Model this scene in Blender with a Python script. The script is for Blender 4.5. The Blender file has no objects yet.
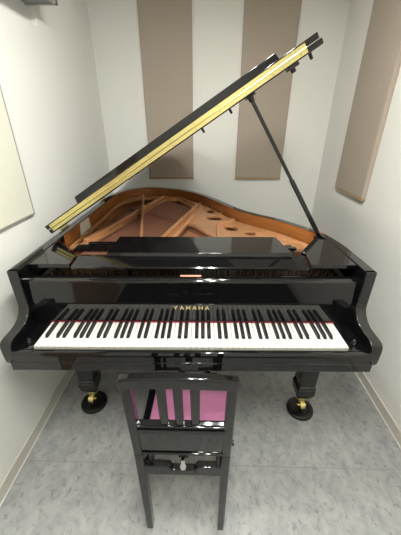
import bpy, bmesh, math, random
from mathutils import Vector, Matrix
random.seed(4)
R = math.radians
C = bpy.context.scene.collection
sc = bpy.context.scene

# ---------------------------------------------------------------- materials
def mat(name, col, rough=.5, metal=0, coat=0, bump=0, bscale=200, var=0, vscale=8, spec=.5, stretch=None, emit=None):
    m = bpy.data.materials.new(name); m.use_nodes = True
    nt = m.node_tree; b = nt.nodes['Principled BSDF']
    b.inputs['Base Color'].default_value = (*col, 1)
    b.inputs['Roughness'].default_value = rough
    b.inputs['Metallic'].default_value = metal
    b.inputs['Coat Weight'].default_value = coat
    b.inputs['Coat Roughness'].default_value = .03
    b.inputs['Specular IOR Level'].default_value = spec
    tc = nt.nodes.new('ShaderNodeTexCoord'); mp = nt.nodes.new('ShaderNodeMapping')
    nt.links.new(tc.outputs['Object'], mp.inputs['Vector'])
    if stretch: mp.inputs['Scale'].default_value = stretch
    if var:
        n = nt.nodes.new('ShaderNodeTexNoise'); n.inputs['Scale'].default_value = vscale; n.inputs['Detail'].default_value = 6
        nt.links.new(mp.outputs[0], n.inputs['Vector'])
        r = nt.nodes.new('ShaderNodeValToRGB')
        r.color_ramp.elements[0].position = .3; r.color_ramp.elements[1].position = .7
        r.color_ramp.elements[0].color = (*[c*(1-var) for c in col], 1)
        r.color_ramp.elements[1].color = (*[min(1, c*(1+var)) for c in col], 1)
        nt.links.new(n.outputs['Fac'], r.inputs['Fac']); nt.links.new(r.outputs['Color'], b.inputs['Base Color'])
    if bump:
        n = nt.nodes.new('ShaderNodeTexNoise'); n.inputs['Scale'].default_value = bscale; n.inputs['Detail'].default_value = 3
        nt.links.new(mp.outputs[0], n.inputs['Vector'])
        bp = nt.nodes.new('ShaderNodeBump'); bp.inputs['Strength'].default_value = bump; bp.inputs['Distance'].default_value = .002
        nt.links.new(n.outputs['Fac'], bp.inputs['Height']); nt.links.new(bp.outputs['Normal'], b.inputs['Normal'])
    if emit:
        b.inputs['Emission Color'].default_value = (*col, 1); b.inputs['Emission Strength'].default_value = emit
    return m

M = {}
M['wall'] = mat('wall_paper', (.785, .785, .745), .75, bump=.25, bscale=260)
M['ceil'] = mat('ceiling_board', (.85, .85, .83), .85)
M['basebd'] = mat('baseboard_vinyl', (.56, .54, .48), .55)
M['caulk'] = mat('caulk_strip', (.72, .70, .66), .5)
M['black'] = mat('polished_ebony', (.004, .004, .0045), .06, coat=.2)
M['blackw'] = mat('satin_black', (.006, .006, .006), .35)
M['rimwood'] = mat('inner_rim_mahogany', (.36, .135, .033), .32, coat=.3, var=.28, vscale=5, stretch=(2, 2, 22))
M['plate'] = mat('bronze_plate', (.66, .33, .15), .40, metal=.15, var=.08, vscale=20)
M['sound'] = mat('spruce_soundboard', (.70, .37, .19), .45, var=.15, vscale=9, stretch=(14, 2, 2))
M['string'] = mat('steel_strings', (.45, .36, .28), .35, metal=.9)
M['copper'] = mat('copper_wound_strings', (.55, .27, .19), .4, metal=.4)
M['brass'] = mat('polished_brass', (.74, .64, .27), .27, metal=1)
M['pin'] = mat('tuning_pin_metal', (.30, .20, .12), .35, metal=.8)
M['gold'] = mat('gold_letter', (.85, .68, .32), .35, metal=.6)
M['ivory'] = mat('white_key_acrylic', (.66, .655, .62), .22)
M['keyfront'] = mat('white_key_front', (.50, .49, .43), .4)
M['ebony'] = mat('black_key_ebony', (.008, .008, .008), .28)
M['felt'] = mat('crimson_felt', (.20, .012, .025), .95)
M['gfelt'] = mat('red_felt_cap', (.62, .10, .06), .9)
M['pink'] = mat('magenta_velour', (.33, .115, .215), .9, bump=.4, bscale=400, var=.06, vscale=6)
M['chrome'] = mat('chrome', (.75, .75, .75), .12, metal=1)
M['panel'] = mat('taupe_cloth', (.40, .34, .28), .92, bump=.6, bscale=700, var=.035, vscale=120)
M['trimwood'] = mat('tan_wood_trim', (.42, .26, .11), .5)
M['board'] = mat('off_white_board', (.70, .70, .60), .5)
M['alu'] = mat('aluminium_edge', (.40, .40, .37), .4, metal=.4)
M['card'] = mat('card_paper', (.82, .78, .66), .8)
M['tag'] = mat('salmon_tag', (.80, .36, .25), .6)
M['soffit'] = mat('soffit_grey', (.33, .34, .33), .6)
M['duct'] = mat('damper_felt', (.25, .02, .02), .9)
M['lampbody'] = mat('lamp_housing', (.8, .8, .8), .4)
M['mat'] = mat('added_dark_sheet', (.010, .010, .011), 1, spec=.0)
M['doorwood'] = mat('tan_door', (.34, .22, .15), .45, var=.1, vscale=6, stretch=(8, 8, 1))
M['tube'] = mat('lamp_tube', (1, .97, .90), .5, emit=30)

# vinyl floor: grey marbled sheet with a seam
def floor_mat():
    m = mat('marbled_vinyl', (.3, .3, .3), .42)
    nt = m.node_tree; b = nt.nodes['Principled BSDF']
    tc = nt.nodes.new('ShaderNodeTexCoord')
    mp = nt.nodes.new('ShaderNodeMapping'); mp.inputs['Scale'].default_value = (1, .7, 1); mp.inputs['Rotation'].default_value = (0, 0, .5)
    nt.links.new(tc.outputs['Object'], mp.inputs['Vector'])
    def ramp(scale, det, ro, dist, stops):
        n = nt.nodes.new('ShaderNodeTexNoise'); n.inputs['Scale'].default_value = scale; n.inputs['Detail'].default_value = det; n.inputs['Roughness'].default_value = ro; n.inputs['Distortion'].default_value = dist
        r = nt.nodes.new('ShaderNodeValToRGB'); nt.links.new(mp.outputs[0], n.inputs['Vector']); nt.links.new(n.outputs['Fac'], r.inputs['Fac'])
        e = r.color_ramp.elements; e[0].position, e[0].color = stops[0][0], (*stops[0][1], 1); e[1].position, e[1].color = stops[-1][0], (*stops[-1][1], 1)
        for p, c in stops[1:-1]: e.new(p).color = (*c, 1)
        return r
    r1 = ramp(16, 9, .72, .25, [(.32, (.25, .262, .265)), (.50, (.335, .343, .338)), (.68, (.415, .42, .405))])
    r2 = ramp(46, 5, .65, .3, [(.33, (.55, .57, .58)), (.41, (.88, .88, .88)), (.47, (1, 1, 1))])
    mx = nt.nodes.new('ShaderNodeMix'); mx.data_type = 'RGBA'; mx.blend_type = 'MULTIPLY'; mx.inputs['Factor'].default_value = .9
    nt.links.new(r1.outputs['Color'], mx.inputs['A']); nt.links.new(r2.outputs['Color'], mx.inputs['B'])
    # seam at y = .80 and every 1.2 m
    sp = nt.nodes.new('ShaderNodeSeparateXYZ'); nt.links.new(tc.outputs['Object'], sp.inputs[0])
    a = nt.nodes.new('ShaderNodeMath'); a.operation = 'SUBTRACT'; a.inputs[1].default_value = .805; nt.links.new(sp.outputs['Y'], a.inputs[0])
    ab = nt.nodes.new('ShaderNodeMath'); ab.operation = 'ABSOLUTE'; nt.links.new(a.outputs[0], ab.inputs[0])
    lt = nt.nodes.new('ShaderNodeMath'); lt.operation = 'LESS_THAN'; lt.inputs[1].default_value = .0014; nt.links.new(ab.outputs[0], lt.inputs[0])
    mx2 = nt.nodes.new('ShaderNodeMix'); mx2.data_type = 'RGBA'; mx2.inputs['B'].default_value = (.24, .24, .23, 1)
    nt.links.new(lt.outputs[0], mx2.inputs['Factor']); nt.links.new(mx.outputs['Result'], mx2.inputs['A'])
    nt.links.new(mx2.outputs['Result'], b.inputs['Base Color'])
    return m
M['floor'] = floor_mat()

# ---------------------------------------------------------------- mesh helpers
def box(bm, x0, x1, y0, y1, z0, z1, mi=0):
    vs = [bm.verts.new((x, y, z)) for z in (z0, z1) for y in (y0, y1) for x in (x0, x1)]
    for q in ((0, 2, 3, 1), (4, 5, 7, 6), (0, 1, 5, 4), (2, 6, 7, 3), (0, 4, 6, 2), (1, 3, 7, 5)):
        f = bm.faces.new([vs[i] for i in q]); f.material_index = mi
    return vs
def hexa(bm, lo, hi, mi=0):            # two matching loops of 3-D points
    a = [bm.verts.new(p) for p in lo]; b = [bm.verts.new(p) for p in hi]; n = len(a)
    fs = [bm.faces.new(a[::-1]), bm.faces.new(b)]
    for i in range(n): fs.append(bm.faces.new((a[i], a[(i+1) % n], b[(i+1) % n], b[i])))
    for f in fs: f.material_index = mi
    return a, b
def prism_x(bm, prof, x0, x1, mi=0): return hexa(bm, [(x0, y, z) for y, z in prof], [(x1, y, z) for y, z in prof], mi)
def prism_z(bm, prof, z0, z1, mi=0): return hexa(bm, [(x, y, z0) for x, y in prof], [(x, y, z1) for x, y in prof], mi)
def prism_y(bm, prof, y0, y1, mi=0): return hexa(bm, [(x, y0, z) for x, z in prof], [(x, y1, z) for x, z in prof], mi)
def frame(p, q):
    d = (Vector(q)-Vector(p)).normalized(); u = d.orthogonal().normalized(); return d, u, d.cross(u)
def rod(bm, p, q, r, r2=None, n=14, mi=0):
    r2 = r if r2 is None else r2; d, u, v = frame(p, q)
    lo = [Vector(p)+r*(math.cos(t)*u+math.sin(t)*v) for t in [2*math.pi*i/n for i in range(n)]]
    hi = [Vector(q)+r2*(math.cos(t)*u+math.sin(t)*v) for t in [2*math.pi*i/n for i in range(n)]]
    hexa(bm, lo, hi, mi)
def lathe(bm, prof, cx, cy, n=32, mi=0):
    rings = [[bm.verts.new((cx+r*math.cos(2*math.pi*i/n), cy+r*math.sin(2*math.pi*i/n), z)) for i in range(n)] for r, z in prof]
    for a, b in zip(rings, rings[1:]):
        for i in range(n): bm.faces.new((a[i], a[(i+1) % n], b[(i+1) % n], b[i])).material_index = mi
    bm.faces.new(rings[0][::-1]); bm.faces.new(rings[-1])
def bar(bm, p, q, w, h, up=(0, 0, 1), mi=0):          # square bar from p to q
    d = (Vector(q)-Vector(p)).normalized(); s = d.cross(Vector(up)).normalized(); t = s.cross(d)
    def ring(c): return [Vector(c)+s*a*w/2+t*b*h/2 for a, b in ((-1, -1), (1, -1), (1, 1), (-1, 1))]
    hexa(bm, ring(p), ring(q), mi)
def obj(name, bm, mats, parent=None, bevel=0, smooth=False, seg=2, **tags):
    bmesh.ops.recalc_face_normals(bm, faces=bm.faces)
    me = bpy.data.meshes.new(name); bm.to_mesh(me); bm.free()
    if not isinstance(mats, (list, tuple)): mats = [mats]
    for m in mats: me.materials.append(M[m])
    o = bpy.data.objects.new(name, me); C.objects.link(o)
    if parent: o.parent = parent
    if bevel:
        b = o.modifiers.new('bevel', 'BEVEL'); b.width = bevel; b.segments = seg; b.limit_method = 'ANGLE'; b.angle_limit = R(35)
    if smooth or bevel:
        for f in me.polygons: f.use_smooth = True
        try: me.set_sharp_from_angle(angle=R(38))
        except Exception: pass
    if smooth or bevel:
        wn = o.modifiers.new('normals', 'WEIGHTED_NORMAL'); wn.keep_sharp = True; wn.weight = 100
    for k, v in tags.items(): o[k] = v
    return o
def nb(): return bmesh.new()
def struct(name, bm, m): return obj(name, bm, m, kind='structure')
def thing(name, loc, label, cat, rz=0, group=None):
    o = bpy.data.objects.new(name, None); o.empty_display_size = .1; C.objects.link(o); o.location = loc; o.rotation_euler = (0, 0, rz)
    o['label'] = label; o['category'] = cat
    if group: o['group'] = group
    return o
def plate2d(outlines, z0, th, bev=.002):   # planar outline with holes -> slab bmesh
    cu = bpy.data.curves.new('tmp', 'CURVE'); cu.dimensions = '2D'; cu.fill_mode = 'BOTH'; cu.extrude = th/2-bev; cu.bevel_depth = bev; cu.bevel_resolution = 1
    cu.offset = -bev
    for pts in outlines:
        s = cu.splines.new('POLY'); s.points.add(len(pts)-1); s.use_cyclic_u = True
        for p, q in zip(s.points, pts): p.co = (q[0], q[1], 0, 1)
    o = bpy.data.objects.new('tmp', cu); C.objects.link(o)
    me = bpy.data.meshes.new_from_object(o.evaluated_get(bpy.context.evaluated_depsgraph_get()))
    bpy.data.objects.remove(o); bpy.data.curves.remove(cu)
    bm = nb(); bm.from_mesh(me); bpy.data.meshes.remove(me)
    bmesh.ops.remove_doubles(bm, verts=bm.verts, dist=1e-5)
    bmesh.ops.translate(bm, verts=bm.verts, vec=(0, 0, z0+th/2))
    for f in bm.faces: f.material_index = 0
    return bm
def catmull(pts, n=8):
    out = []
    for i in range(len(pts)-1):
        p0 = Vector(pts[max(i-1, 0)]); p1 = Vector(pts[i]); p2 = Vector(pts[i+1]); p3 = Vector(pts[min(i+2, len(pts)-1)])
        for k in range(n):
            t = k/n
            out.append(.5*((2*p1)+(-p0+p2)*t+(2*p0-5*p1+4*p2-p3)*t*t+(-p0+3*p1-3*p2+p3)*t**3))
    out.append(Vector(pts[-1])); return out
def ellipse(cx, cy, a, b, n=24, rot=0):
    return [(cx+a*math.cos(t)*math.cos(rot)-b*math.sin(t)*math.sin(rot), cy+a*math.cos(t)*math.sin(rot)+b*math.sin(t)*math.cos(rot)) for t in [-2*math.pi*i/n for i in range(n)]]

# ---------------------------------------------------------------- room (world frame: camera above the origin)
XL, XR, YB, YF, H = -.906, 1.032, 2.723, -1.1, 2.42
b = nb(); box(b, XL-.15, XR+.1, YF-.1, YB+.1, -.08, 0); struct('floor', b, 'floor')
b = nb(); box(b, XL-.15, XR+.1, YF-.1, YB+.1, H, H+.08); struct('ceiling', b, 'ceil')
b = nb(); box(b, XL-.15, XR+.1, YB, YB+.1, 0, H); struct('wall_back', b, 'wall')
b = nb(); box(b, XR, XR+.1, YF, YB, 0, H); struct('wall_right', b, 'wall')
b = nb(); box(b, XL-.15, XR+.1, YF-.1, YF, 0, H); struct('wall_front', b, 'wall')
b = nb(); box(b, XL-.15, XL, YF, YB, 0, 1.967); box(b, XL-.15, XL, 1.885, YB, 1.967, H); box(b, XL-.15, XL-.035, YF, 1.885, 1.967, H)
struct('wall_left', b, 'wall')
b = nb(); box(b, XL-.035, -.79, YF, 1.86, 2.062, H); struct('trim_1', b, 'soffit')
b = nb(); box(b, -.79, -.775, YF, 1.875, 2.055, H); box(b, XL-.035, -.775, 1.86, 1.875, 2.055, H); struct('trim_2', b, 'alu')
b = nb(); box(b, XL, XL+.007, YF, YB, .006, .070); struct('baseboard_left', b, 'basebd')
b = nb(); box(b, XR-.007, XR, YF, YB, .006, .070); struct('baseboard_right', b, 'basebd')
b = nb(); box(b, XL+.007, XR-.007, YB-.007, YB, .006, .070); struct('baseboard_back', b, 'basebd')
b = nb(); box(b, XL, XL+.011, YF, YB, 0, .006); struct('trim_3', b, 'caulk')
b = nb(); box(b, XR-.011, XR, YF, YB, 0, .006); struct('trim_4', b, 'caulk')

# acoustic panels
def acoustic(loc, rz, w, h, t, label):
    a = thing('acoustic_panel', loc, label, 'wall panel', rz, 'cloth sound panels on the walls')
    b = nb(); box(b, -w/2, w/2, -t, 0, .012, h); obj('fabric_face', b, 'panel', a, bevel=.004)
    b = nb(); box(b, -w/2, w/2, -t+.002, 0, 0, .012); obj('bottom_trim', b, 'trimwood', a, label='tan bottom edge')
    return a
YBp = YB
acoustic((-.327, YBp, 1.064), 0, .402, H-1.07, .022, 'tall taupe cloth sound panel on the back wall, left of the bare middle strip')
acoustic((.467, YBp, 1.064), 0, .412, H-1.07, .022, 'tall taupe cloth sound panel on the back wall, crossed by the prop stick')
acoustic((XR, 2.067, 1.068), R(-90), .425, 2.36-1.068, .03, 'tall taupe cloth sound panel on the right wall')
# board on left wall
w = thing('wall_board', (XL, .9, 1.095), 'off-white flat board with thin grey edge on the left wall', 'board')
b = nb(); box(b, .0, .012, -.46, .504, .007, .80); obj('board_face', b, 'board', w)
b = nb(); box(b, 0, .014, .504, .510, 0, .81); box(b, 0, .014, -.466, -.46, 0, .81); box(b, 0, .014, -.46, .504, 0, .007); box(b, 0, .014, -.46, .504, .80, .81)
obj('edge_frame', b, 'alu', w)
# ceiling lamp above the player (outside the frame)
def lamp(x, y, ln, pw, label):
    l = thing('ceiling_lamp', (x, y, H), label, 'lamp', group='twin-tube lamps on the ceiling')
    b = nb(); box(b, -.15, .15, -ln/2-.04, ln/2+.04, -.04, 0); obj('housing', b, 'lampbody', l)
    for s in (-1, 1):
        b = nb(); rod(b, (s*.065, -ln/2, -.052), (s*.065, ln/2, -.052), .010); obj('tube', b, 'tube', l)
        L = bpy.data.lights.new('tube_light', 'AREA'); L.shape = 'RECTANGLE'; L.size = .034; L.size_y = ln; L.energy = pw*ln; L.color = (1, .992, .935)
        o = bpy.data.objects.new('tube_light', L); C.objects.link(o); o.location = (x+s*.065, y, H-.066)
lamp(.035, .08, .8, 22, 'twin-tube ceiling lamp above the chair')
lamp(.10, 1.22, .5, 18, 'added unseen twin-tube lamp above the open piano, brightening the back wall')  # second lamp added to brighten the back wall and piano interior
b = nb(); box(b, XL, XR, YF, -.12, 0, .005)  # unseen dark sheet, added so the fallboard and key slip reflect black
o = obj('floor_mat', b, 'mat', label='dark charcoal mat covering the floor behind the chair', category='mat')
b = nb(); box(b, XL, XL+.012, -.75, .27, .02, 1.93); struct('door_1', b, 'doorwood')

# ---------------------------------------------------------------- grand piano (local: x right, y away, keyboard front at y = 0)
P = thing('grand_piano', (-.0569, .8330, 0), 'polished black grand piano with its lid propped open', 'piano', R(.877))
XO = .728; XI = .684; ZT = .990; ZB = .625

right = [(.728, .14), (.728, .30), (.722, .44), (.690, .60), (.610, .735), (.515, .86), (.405, .965), (.305, 1.09), (.185, 1.33), (.045, 1.58), (-.13, 1.755), (-.30, 1.84), (-.46, 1.86), (-.60, 1.80), (-.69, 1.68), (-.728, 1.50), (-.728, 1.20), (-.728, .80), (-.728, .50), (-.728, .14)]
outer = catmull(right, 6)
def offset(path, d):
    out = []
    for i, p in enumerate(path):
        a = path[max(i-1, 0)]; c = path[min(i+1, len(path)-1)]
        t = (c-a).normalized(); out.append(p+Vector((-t.y, t.x))*d)
    return out
inner = offset(outer, .044)
for lst in (inner,):
    lst[0].y = .14; lst[-1].y = .14
def rim():
    b = nb(); rows = []
    for (o, i) in zip(outer, inner):
        rows.append([b.verts.new((o.x, o.y, ZB)), b.verts.new((o.x, o.y, ZT)), b.verts.new((i.x, i.y, ZT)), b.verts.new((i.x, i.y, ZB))])
    for r0, r1, p in zip(rows, rows[1:], inner):
        for k in range(4):
            f = b.faces.new((r0[k], r0[(k+1) % 4], r1[(k+1) % 4], r1[k]))
            if k == 2 and p.y > .56: f.material_index = 1
    b.faces.new(rows[0]); b.faces.new(rows[-1][::-1])
    return b
obj('rim', rim(), ['black', 'rimwood'], P, bevel=.003, seg=2, smooth=True)
# cheek arms with the S profile
prof = [(.141, ZT), (.139, .930), (.147, .922), (.150, .900), (.151, .872), (.147, .846), (.139, .822), (.126, .800), (.106, .782), (.080, .772), (.050, .768), (.018, .768), (-.004, .765), (-.016, .757), (-.021, .742), (-.021, .700), (-.019, .672), (-.010, .655), (.02, .655), (.16, .655), (.16, ZT)]
for s in (-1, 1):
    b = nb(); prism_x(b, prof, s*XO, s*XI); obj('arm', b, 'black', P, bevel=.003, smooth=True)
# key bed, belly
b = nb(); box(b, -.700, .700, -.034, .60, .642, .685); obj('key_bed', b, 'black', P, bevel=.004)
ks = [(-.004, .700), (-.004, .724), (-.010, .730), (-.018, .731), (-.026, .729), (-.031, .722), (-.033, .712), (-.033, .686), (-.004, .686)]
b = nb(); prism_x(b, ks, -.684, .684); obj('key_slip', b, 'black', P, smooth=True)
for s in (-1, 1):   # key blocks
    kb = [(-.002, .69), (-.002, .712), (.006, .718), (.16, .722), (.16, .69)]
    b = nb(); prism_x(b, kb, s*.617, s*.683); k = obj('key_block', b, 'black', P, bevel=.002)
    b = nb(); rod(b, (s*.656, .045, .718), (s*.656, .045, .738), .016, .007, n=18); obj('block_knob', b, 'black', k, bevel=.002)
# keys
kw = 1.226/52
pat = 'ABCDEFG'; white = [('AB'+'CDEFGAB'*7+'C')[i] for i in range(52)]
KL = .155
cut = dict(C=(0, .58), D=(.42, .42), E=(.58, 0), F=(0, .62), G=(.36, .50), A=(.50, .36), B=(.62, 0))
cut = {k: (a*.0137, c*.0137) for k, (a, c) in cut.items()}
bx = []
for i, nme in enumerate(white):
    x0 = -.613+i*kw+.0008; x1 = x0+kw-.0016
    lc, rc = cut[nme]
    if i == 0: lc = 0
    if i == 51: rc = 0
    b = nb()
    pts = [(x0, 0), (x1, 0), (x1, .050), (x1-rc, .050), (x1-rc, KL), (x0+lc, KL), (x0+lc, .050), (x0, .050)]
    out = []
    for q in pts:
        if not out or (abs(out[-1][0]-q[0])+abs(out[-1][1]-q[1])) > 1e-6: out.append(q)
    prism_z(b, out, .712, .735)
    for f in b.faces:
        if abs(f.calc_center_median().y) < 1e-5: f.material_index = 1
    obj('white_key', b, ['ivory', 'keyfront'], P, bevel=.0009, seg=1)
    if i < 51 and nme not in 'BE':
        nx = cut[white[i+1]][0]; bx.append((x1-rc+.0006+(rc+nx)/2))
for x in bx:
    b = nb(); w0, w1 = .0054, .0046
    lo = [(x-w0, .052, .730), (x+w0, .052, .730), (x+w0, KL, .730), (x-w0, KL, .730)]
    hi = [(x-w1, .060, .746), (x+w1, .060, .746), (x+w1, KL, .747), (x-w1, KL, .747)]
    hexa(b, lo, hi); obj('black_key', b, 'ebony', P, bevel=.0014, seg=2)
b = nb(); box(b, -.615, .615, .151, .157, .712, .7385); obj('key_felt', b, 'felt', P, label='thin crimson felt strip behind the keys')
# fallboard
fb = [(.1575, .690), (.1575, .760), (.165, .925), (.169, .934), (.178, .939), (.190, .940), (.205, .938), (.212, .930), (.212, .90), (.195, .880), (.190, .690)]
b = nb(); prism_x(b, fb, -.683, .683); FB = obj('fallboard', b, 'black', P, smooth=True)
# lettering on the fallboard, brass strokes
h = .0180; wd = .0145; gap = .0268; t = .0028
G = {'Y': [((0, 1), (.5, .5)), ((1, 1), (.5, .5)), ((.5, .5), (.5, 0))], 'A': [((0, 0), (.5, 1)), ((1, 0), (.5, 1)), ((.2, .35), (.8, .35))],
     'M': [((0, 0), (0, 1)), ((0, 1), (.5, .25)), ((.5, .25), (1, 1)), ((1, 1), (1, 0))], 'H': [((0, 0), (0, 1)), ((1, 0), (1, 1)), ((0, .5), (1, .5))]}
for i, ch in enumerate('YAMAHA'):
    b = nb()
    for p, q in G[ch]:
        pq = []
        for u in (p, q):
            z = .7985+u[1]*h; pq.append((-.0765+i*gap+u[0]*wd, .1573+(z-.760)*(.0075/.165), z))
        bar(b, pq[0], pq[1], t, .0010, up=(0, -1, 0))
    obj('brand_letter', b, 'gold', FB)
b = nb(); box(b, -.048, .040, .196, .207, .9385, .9415); obj('felt_tag', b, 'tag', P, label='small salmon strip on top of the fallboard', bevel=.0005)

# sound board, plate and strings
inn = offset(outer, .046)
innp = [p for p in inn if p.y > .56]
loop = [(p.x, p.y) for p in innp]
b = nb(); prism_z(b, loop, .850, .862)
obj('soundboard', b, 'sound', P)
pl = offset(outer, .060); plp = [p for p in pl if p.y > .53]
pl_loop = [(p.x, p.y) for p in plp]
def shrink(px, py, k=1): return (px, py)
side_open = [(-.655, .60), (-.655, 1.40), (-.62, 1.56), (-.54, 1.66), (-.43, 1.70), (-.36, 1.66), (-.63, .60)]
bass_open = [(-.575, .60), (-.285, 1.66), (-.175, 1.645), (-.025, 1.36), (-.19, .60)]
ten_open = [(-.125, .60), (-.055, .96), (-.01, .93), (.115, .70), (.115, .60)]
tre_open = [(.16, .58), (.165, .66), (.26, .66), (.42, .585)]
holes = [ellipse(.104, 1.275, .034, .062, rot=.2), ellipse(.128, 1.095, .052, .062, rot=.5), ellipse(.225, .872, .040, .055, rot=.4), ellipse(.331, .780, .034, .040, rot=.4)]
pb = plate2d([pl_loop, side_open, bass_open, ten_open, tre_open]+holes, .905, .020, .004)
PLT = obj('iron_plate', pb, 'plate', P, smooth=True)
def strut(segs):
    b = nb()
    for p, q, w, h in segs: bar(b, p, q, w, h)
    obj('plate_strut', b, 'plate', PLT, bevel=.004)
strut([((-.605, .62, .926), (-.315, 1.735, .922), .030, .036)])
b = nb(); bar(b, (-.275, .52, .942), (-.475, 1.62, .936), .016, .034); rod(b, (-.477, 1.625, .905), (-.477, 1.625, .975), .011); obj('plate_strut', b, 'plate', PLT, bevel=.003)
strut([((-.215, .50, .936), (.000, 1.40, .930), .022, .032), ((.000, 1.40, .930), (-.15, 1.67, .926), .018, .026), ((-.15, 1.67, .926), (-.315, 1.735, .924), .018, .024)])
b = nb(); rod(b, (-.160, .50, .934), (-.022, 1.12, .930), .015); obj('plate_strut', b, 'plate', PLT, smooth=True)
strut([((.135, .52, .934), (.140, .90, .930), .018, .026), ((.140, .90, .930), (.265, 1.045, .926), .014, .018)])
for q in [(.025, 1.50), (.122, 1.35), (.185, 1.205), (.244, 1.04), (.318, .895), (.420, .785), (.53, .690), (-.07, 1.64)]:
    b = nb(); lathe(b, [(.007, .924), (.008, .932), (.008, .938), (.004, .941)], q[0], q[1], 12); obj('plate_bolt', b, 'chrome', PLT, smooth=True)
# strings
def lines(pairs, r, name, m):
    b = nb()
    for p, q in pairs: rod(b, p, q, r, n=4)
    obj(name, b, m, P, kind='stuff')
lines([((-.56+.34*i/33, .44, .930), (-.27+.235*i/33, 1.63-.27*i/33, .922)) for i in range(34)], .0020, 'bass_strings', 'copper')
lines([((-.14+.74*i/69, .44, .929), (-.045+.62*i/69, .98-.38*i/69, .926)) for i in range(70)], .0009, 'treble_strings', 'string')
lines([((-.62+.40*i/39, .44, .900), (-.60+.60*i/39, 1.50-.12*i/39, .890)) for i in range(40)], .0010, 'tenor_strings', 'string')
b = nb(); pr = None
for q in [(-.56, 1.50), (-.36, 1.36), (-.16, 1.16), (.0, .95), (.12, .78), (.30, .66), (.44, .58)]:
    if pr: bar(b, (*pr, .872), (*q, .872), .03, .026)
    pr = q
obj('bridge', b, 'rimwood', P)
# pin block with tuning pins, damper line
b = nb(); box(b, -.66, .66, .235, .50, .876, .896); obj('pin_block', b, 'blackw', P, bevel=.003)
b = nb()
for i in range(74):
    x = -.62+i*1.24/73
    if abs(x+.28) < .015 or abs(x-.19) < .015: continue
    for k in range(3):
        y = .262+k*.030+(i % 2)*.012
        rod(b, (x, y, .894), (x, y-.004, .926), .0036, n=6)
obj('tuning_pins', b, 'pin', P, kind='stuff')
b = nb(); box(b, -.66, .66, .40, .415, .894, .906); obj('string_felt', b, 'duct', P, label='dark red felt laid across the strings')
b = nb()
for i in range(66):
    x = -.60+i*1.10/65
    box(b, x-.006, x+.006, .47, .535, .932, .946)
obj('damper_heads', b, 'blackw', P, kind='stuff')
# music desk assembly
b = nb()
fs = [(.206, .966), (.206, .972), (.210, .977), (.285, .9885), (.300, .9885), (.300, .972), (.222, .966)]
prism_x(b, fs, -.503, .488); obj('desk_shelf', b, 'black', P, smooth=True)
sl = [[(-.509, .210), (-.515, .300), (-.670, .470), (-.682, .470), (-.682, .210)], [(.494, .212), (.515, .376), (.606, .506), (.682, .506), (.682, .212)]]
for q in sl:
    b = nb(); prism_z(b, q, .970, .9885); obj('desk_side', b, 'black', P, bevel=.002)
b = nb(); hexa(b, [(-.376, .285, .990), (.440, .285, .990), (.412, .492, .990), (-.372, .492, .990)], [(-.374, .290, 1.006), (.438, .290, 1.006), (.408, .492, 1.006), (-.370, .492, 1.006)])
obj('music_desk', b, 'black', P, bevel=.0012)
b = nb(); box(b, -.520, -.376, .455, .475, .972, .986); obj('desk_slide', b, 'black', P, bevel=.002)
b = nb(); box(b, .40, .49, .395, .415, .972, .986); obj('desk_slide', b, 'black', P, bevel=.002)
b = nb(); bar(b, (.505, .34, .979), (.60, .475, .979), .022, .014); obj('desk_slide', b, 'black', P, bevel=.002)
for x in (-.435, -.055, .28):
    b = nb(); box(b, x-.014, x+.014, .2875, .291, .9895, .994); obj('desk_hinge', b, 'chrome', P)
b = nb(); box(b, .26, .40, .2865, .2895, .9895, .992); obj('desk_hinge', b, 'brass', P)

# lid: built flat, then turned about the bass-side hinge
HX, HZ, ANG = -.735, 1.003, R(32.2)
LR = Matrix.Translation((HX, 0, HZ)) @ Matrix.Rotation(-ANG, 4, 'Y') @ Matrix.Translation((-HX, 0, -HZ))
YFOLD = .50
def lidobj(name, b, m, parent, **k):
    bmesh.ops.transform(b, matrix=LR, verts=b.verts); return obj(name, b, m, parent, **k)
lo = [p for p in offset(outer, -.012) if p.y > YFOLD+.02]
lp = [(.728, YFOLD)]+[(p.x, p.y) for p in lo if not (p.x < -.70 and p.y < 1.4)]+[(-.714, 1.40), (-.714, YFOLD)]
b = nb(); prism_z(b, lp, HZ, HZ+.0215); LID = lidobj('lid', b, 'black', P, bevel=.004, smooth=True)
b = nb(); fp = [(-.714, YFOLD), (.718, YFOLD), (.735, .62), (.740, .868), (-.714, .868)]
prism_z(b, fp, HZ+.0245, HZ+.046); FL = lidobj('front_flap', b, 'black', P, bevel=.0012, smooth=True)
b = nb(); prism_y(b, [(-.675, HZ+.045), (.665, HZ+.045), (.652, HZ+.090), (-.660, HZ+.094)], .845, .864); lidobj('flap_lip', b, 'black', FL, bevel=.003)
# folding hinge of brass across the fold
b = nb(); box(b, -.69, .665, YFOLD-.0018, YFOLD+.001, HZ+.0055, HZ+.0210); box(b, -.69, .665, YFOLD-.0018, YFOLD+.001, HZ+.0250, HZ+.0405)
rod(b, (-.69, YFOLD-.003, HZ+.023), (.665, YFOLD-.003, HZ+.023), .0032, n=10)
HG = lidobj('fold_hinge', b, 'brass', P, label='long brass piano hinge')
for i in range(12):
    x = -.68+i*1.32/11
    for z in (.012, .0335):
        b = nb(); rod(b, (x, YFOLD-.0028, HZ+z), (x, YFOLD-.001, HZ+z), .0022, n=8); lidobj('hinge_screw', b, 'pin', HG)
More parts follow.
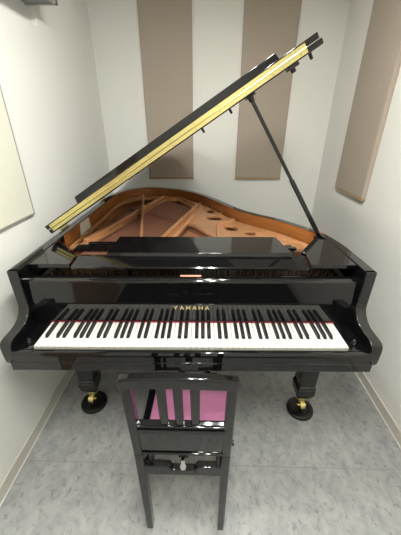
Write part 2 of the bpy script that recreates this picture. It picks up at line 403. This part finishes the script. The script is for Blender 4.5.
# lid bumpers, prop socket
def lid_local(x, y, dz): return (x, y, HZ+dz)
for x, y in ((.345, .80), (.18, .82), (.69, .56)):
    b = nb(); rod(b, lid_local(x, y, 0), lid_local(x, y, -.024), .007, .006, n=12); lidobj('rubber_bumper', b, 'blackw', LID)
b = nb(); box(b, .580, .625, .505, .55, HZ-.012, HZ); rod(b, (.602, .53, HZ-.010), (.602, .53, HZ-.026), .010, n=12); lidobj('lid_catch', b, 'blackw', LID, bevel=.002)
b = nb(); box(b, .40, .44, .535, .60, HZ-.010, HZ); rod(b, (.42, .567, HZ-.006), (.42, .567, HZ-.028), .014, .011, n=14); lidobj('prop_cup', b, 'blackw', LID, bevel=.002)
# side hinges of the lid on the bass rim
for y in (.62, 1.3):
    b = nb(); box(b, -.738, -.722, y, y+.10, ZT, ZT+.004); rod(b, (-.737, y, HZ), (-.737, y+.10, HZ), .005, n=8); obj('lid_hinge', b, 'brass', P)
# prop stick
top = LR @ Vector((.42, .567, HZ-.020)); base = Vector((.662, .560, .975))
b = nb(); mid = base.lerp(top, .47)
bar(b, base, mid, .022, .013, up=(0, 1, 0)); PS = obj('prop_stick', b, 'black', P, bevel=.003)
b = nb(); bar(b, base.lerp(top, .46), top, .016, .012, up=(0, 1, 0)); obj('upper_rod', b, 'black', PS, bevel=.003)
b = nb(); box(b, .640, .684, .535, .590, .955, .978); obj('prop_bracket', b, 'blackw', P, bevel=.002)
b = nb(); lathe(b, [(.012, .978), (.014, .990), (.009, .999)], .668, .600, 14); obj('prop_felt', b, 'gfelt', P, label='small red felt pad at the foot of the prop stick', smooth=True)

# legs, lyre
def leg(x, y):
    b = nb()
    def sq(w, z): return [(x-w/2, y-w/2, z), (x+w/2, y-w/2, z), (x+w/2, y+w/2, z), (x-w/2, y+w/2, z)]
    prev = sq(.104, .642); hexa(b, sq(.090, .225), prev)
    hexa(b, sq(.102, .205), sq(.090, .225)); hexa(b, sq(.100, .160), sq(.102, .205)); hexa(b, sq(.078, .125), sq(.100, .160))
    L = obj('leg', b, 'black', P, bevel=.008)
    b = nb(); lathe(b, [(.032, .125), (.034, .100), (.028, .090), (.020, .065)], x, y, 20); obj('caster_socket', b, 'brass', L, smooth=True)
    b = nb(); rod(b, (x-.013, y-.022, .058), (x+.013, y-.022, .058), .028, n=24); rod(b, (x-.024, y-.022, .058), (x+.024, y-.022, .058), .007, n=10); obj('caster_wheel', b, 'brass', L, smooth=True)
    b = nb(); lathe(b, [(.072, 0), (.076, .006), (.074, .020), (.064, .026), (.050, .025), (.044, .018), (.012, .018)], x, y-.012, 36); obj('caster_cup', b, 'blackw', L, smooth=True)
leg(-.605, .325); leg(.622, .292); leg(-.30, 1.45)
LY = None
b = nb(); box(b, -.13, .13, .36, .42, .59, .642)
for s in (-1, 1): bar(b, (s*.09, .39, .60), (s*.075, .39, .15), .035, .035, up=(0, 1, 0))
box(b, -.14, .14, .32, .42, .075, .150); LY = obj('pedal_lyre', b, 'black', P, bevel=.005)
for x in (-.07, 0, .07):
    b = nb(); prism_z(b, [(x-.012, .34), (x-.017, .27), (x-.012, .235), (x+.012, .235), (x+.017, .27), (x+.012, .34)], .085, .093); obj('pedal', b, 'brass', LY, bevel=.003)

# card on the inner left rim
cb = nb(); cp = [(-.6815, .735, .895), (-.6815, .915, .880), (-.6815, .895, .985), (-.6815, .765, .988)]
cq = [(-.6795, y, z) for _, y, z in cp]; hexa(cb, cp, cq)
co = obj('paper_card', cb, 'card', P, label='pale card stuck inside the left rim')

# ---------------------------------------------------------------- piano chair (world frame)
K = thing('piano_chair', (-.073, .563, 0), 'black wooden piano chair with slatted back and magenta velour seat', 'chair', 0)
def kx(x): return x+.073
SY = 0
# back posts: left foot x -.222, right foot .072
for sx, xt, xb in ((-1, -.228, -.222), (1, .078, .070)):
    b = nb()
    xt = kx(xt); xb = kx(xb)
    lo = [(xb-.013, -.010, 0), (xb+.013, -.010, 0), (xb+.013, .024, 0), (xb-.013, .024, 0)]
    md = [(x, y, .50) for x, y in ((xb*.5+xt*.5-.015, .0), (xb*.5+xt*.5+.015, .0), (xb*.5+xt*.5+.015, .034), (xb*.5+xt*.5-.015, .034))]
    hi = [(x, y, .862) for x, y in ((xt-.015, -.016), (xt+.015, -.016), (xt+.015, .012), (xt-.015, .012))]
    hexa(b, lo, md); hexa(b, md, hi); obj('back_post', b, 'black', K, bevel=.004)
# crest rail, gently arched
b = nb(); n = 12; pr = None
for i in range(n+1):
    t = i/n*2-1; x = kx(-.075)+t*.170; zt = .879+.012*math.cos(t*math.pi/2)**.8 if abs(t) < 1 else .879
    y0 = -.018
    cur = [(x, y0, .838 if abs(t) > .7 else .838+.004*(1-abs(t)/.7)), (x, y0-.0055, zt), (x, y0+.022, zt), (x, y0+.024, .838)]
    vs = [b.verts.new(c) for c in cur]
    if pr:
        for k in range(4): b.faces.new((pr[k], pr[(k+1) % 4], vs[(k+1) % 4], vs[k]))
    else: b.faces.new(vs)
    pr = vs
b.faces.new(pr[::-1]); obj('crest_rail', b, 'black', K, bevel=.0055, seg=4)
# slats
for xt in (-.126, -.078, -.028):
    b = nb(); x = kx(xt)
    hexa(b, [(x-.013, .002, .655), (x+.013, .002, .655), (x+.013, .014, .655), (x-.013, .014, .655)], [(x-.0145, -.014, .845), (x+.0145, -.014, .845), (x+.0145, -.002, .845), (x-.0145, -.002, .845)])
    obj('back_slat', b, 'black', K, bevel=.003)
# lower rail and board
b = nb(); xl, xr = kx(-.212), kx(.066)
prism_x(b, [(-.006, .628), (-.007, .648), (-.002, .657), (.006, .660), (.020, .660), (.024, .650), (.024, .628)], xl, xr); obj('back_rail', b, 'black', K, smooth=True)
b = nb(); prism_x(b, [(.004, .514), (-.004, .625), (.012, .625), (.018, .514)], xl, xr); obj('back_board', b, 'black', K, bevel=.002)
b = nb(); box(b, xl, xr, -.002, .020, .505, .514); obj('board_lip', b, 'black', K, bevel=.003)
# notched stretcher
b = nb()
prism_y(b, [(xl, .375), (xr, .375), (xr, .425), (kx(-.022), .425), (kx(-.034), .405), (kx(-.112), .405), (kx(-.124), .425), (xl, .425)], .004, .030)
obj('stretcher', b, 'black', K, bevel=.003)
# seat
sx0, sx1 = kx(-.250), kx(.112)
b = nb(); box(b, sx0, sx1, .118, .400, .395, .445); obj('seat_frame', b, 'black', K, bevel=.006)
b = nb(); hexa(b, [(sx0+.026, .130, .445), (sx1-.008, .130, .445), (sx1-.014, .345, .445), (sx0+.032, .345, .445)], [(sx0+.034, .138, .464), (sx1-.016, .138, .464), (sx1-.022, .337, .464), (sx0+.040, .337, .464)])
obj('seat_cushion', b, 'pink', K, bevel=.010, seg=4)
# adjusting support: racks and chrome catch
for s in (kx(-.190), kx(.050)):
    b = nb(); bar(b, (s, .03, .430), (s, .20, .400), .016, .022); bar(b, (s, .026, .420), (s, .026, .640), .014, .016, up=(0, 1, 0)); obj('seat_bracket', b, 'blackw', K, bevel=.002)
b = nb(); box(b, kx(-.090), kx(-.055), .010, .024, .470, .506); obj('catch_plate', b, 'blackw', K, bevel=.002)
b = nb(); lathe(b, [(.010, .436), (.013, .444), (.012, .458), (.007, .470), (.009, .478), (.006, .488)], kx(-.0725), -.002, 20); obj('seat_catch', b, 'chrome', K, smooth=True, label='chrome adjusting knob')
for xx in (xl, xr):
    b = nb(); s = 1 if xx == xl else -1
    bar(b, (xx+s*.004, .03, .39), (xx+s*.004, .385, .37), .016, .030)
    obj('side_rail', b, 'black', K, bevel=.002)
    b = nb(); x = xx+s*.004
    hexa(b, [(x-.013, .360, 0), (x+.013, .360, 0), (x+.013, .386, 0), (x-.013, .386, 0)], [(x-.014, .357, .396), (x+.014, .357, .396), (x+.014, .387, .396), (x-.014, .387, .396)])
    obj('front_leg', b, 'black', K, bevel=.003)
for xx, s in ((kx(.076)+.014, 1),):
    b = nb(); rod(b, (xx-.001*s, .012, .560), (xx+.008*s, .012, .560), .009, n=14); obj('side_bolt', b, 'blackw', K)

# ---------------------------------------------------------------- light
def area(name, loc, rot, sx, sy, power, col=(1, .97, .92)):
    L = bpy.data.lights.new(name, 'AREA'); L.shape = 'RECTANGLE'; L.size = sx; L.size_y = sy; L.energy = power; L.color = col
    o = bpy.data.objects.new(name, L); C.objects.link(o); o.location = loc; o.rotation_euler = rot; return o
w = bpy.data.worlds.new('w'); sc.world = w; w.use_nodes = True
w.node_tree.nodes['Background'].inputs[0].default_value = (.8, .85, .9, 1); w.node_tree.nodes['Background'].inputs[1].default_value = .3

# ---------------------------------------------------------------- camera
cd = bpy.data.cameras.new('camera'); cam = bpy.data.objects.new('camera', cd); C.objects.link(cam); sc.camera = cam
cd.sensor_fit = 'VERTICAL'; cd.sensor_height = 36; cd.lens = 280.756/535*36; cd.clip_start = .02
F = Vector((-.02025139, .89355134, -.44850405)); Rt = Vector((.99973964, .0228156583, .000314026)); Dn = F.cross(Rt)
Up = -Dn
m = Matrix((Rt, Up, -F)).transposed().to_4x4(); m.translation = Vector((0, 0, 1.4989)); cam.matrix_world = m
sc.view_settings.view_transform = 'Standard'; sc.view_settings.look = 'None'; sc.view_settings.gamma = 1; sc.view_settings.use_curve_mapping = False
sc.view_settings.exposure = .06
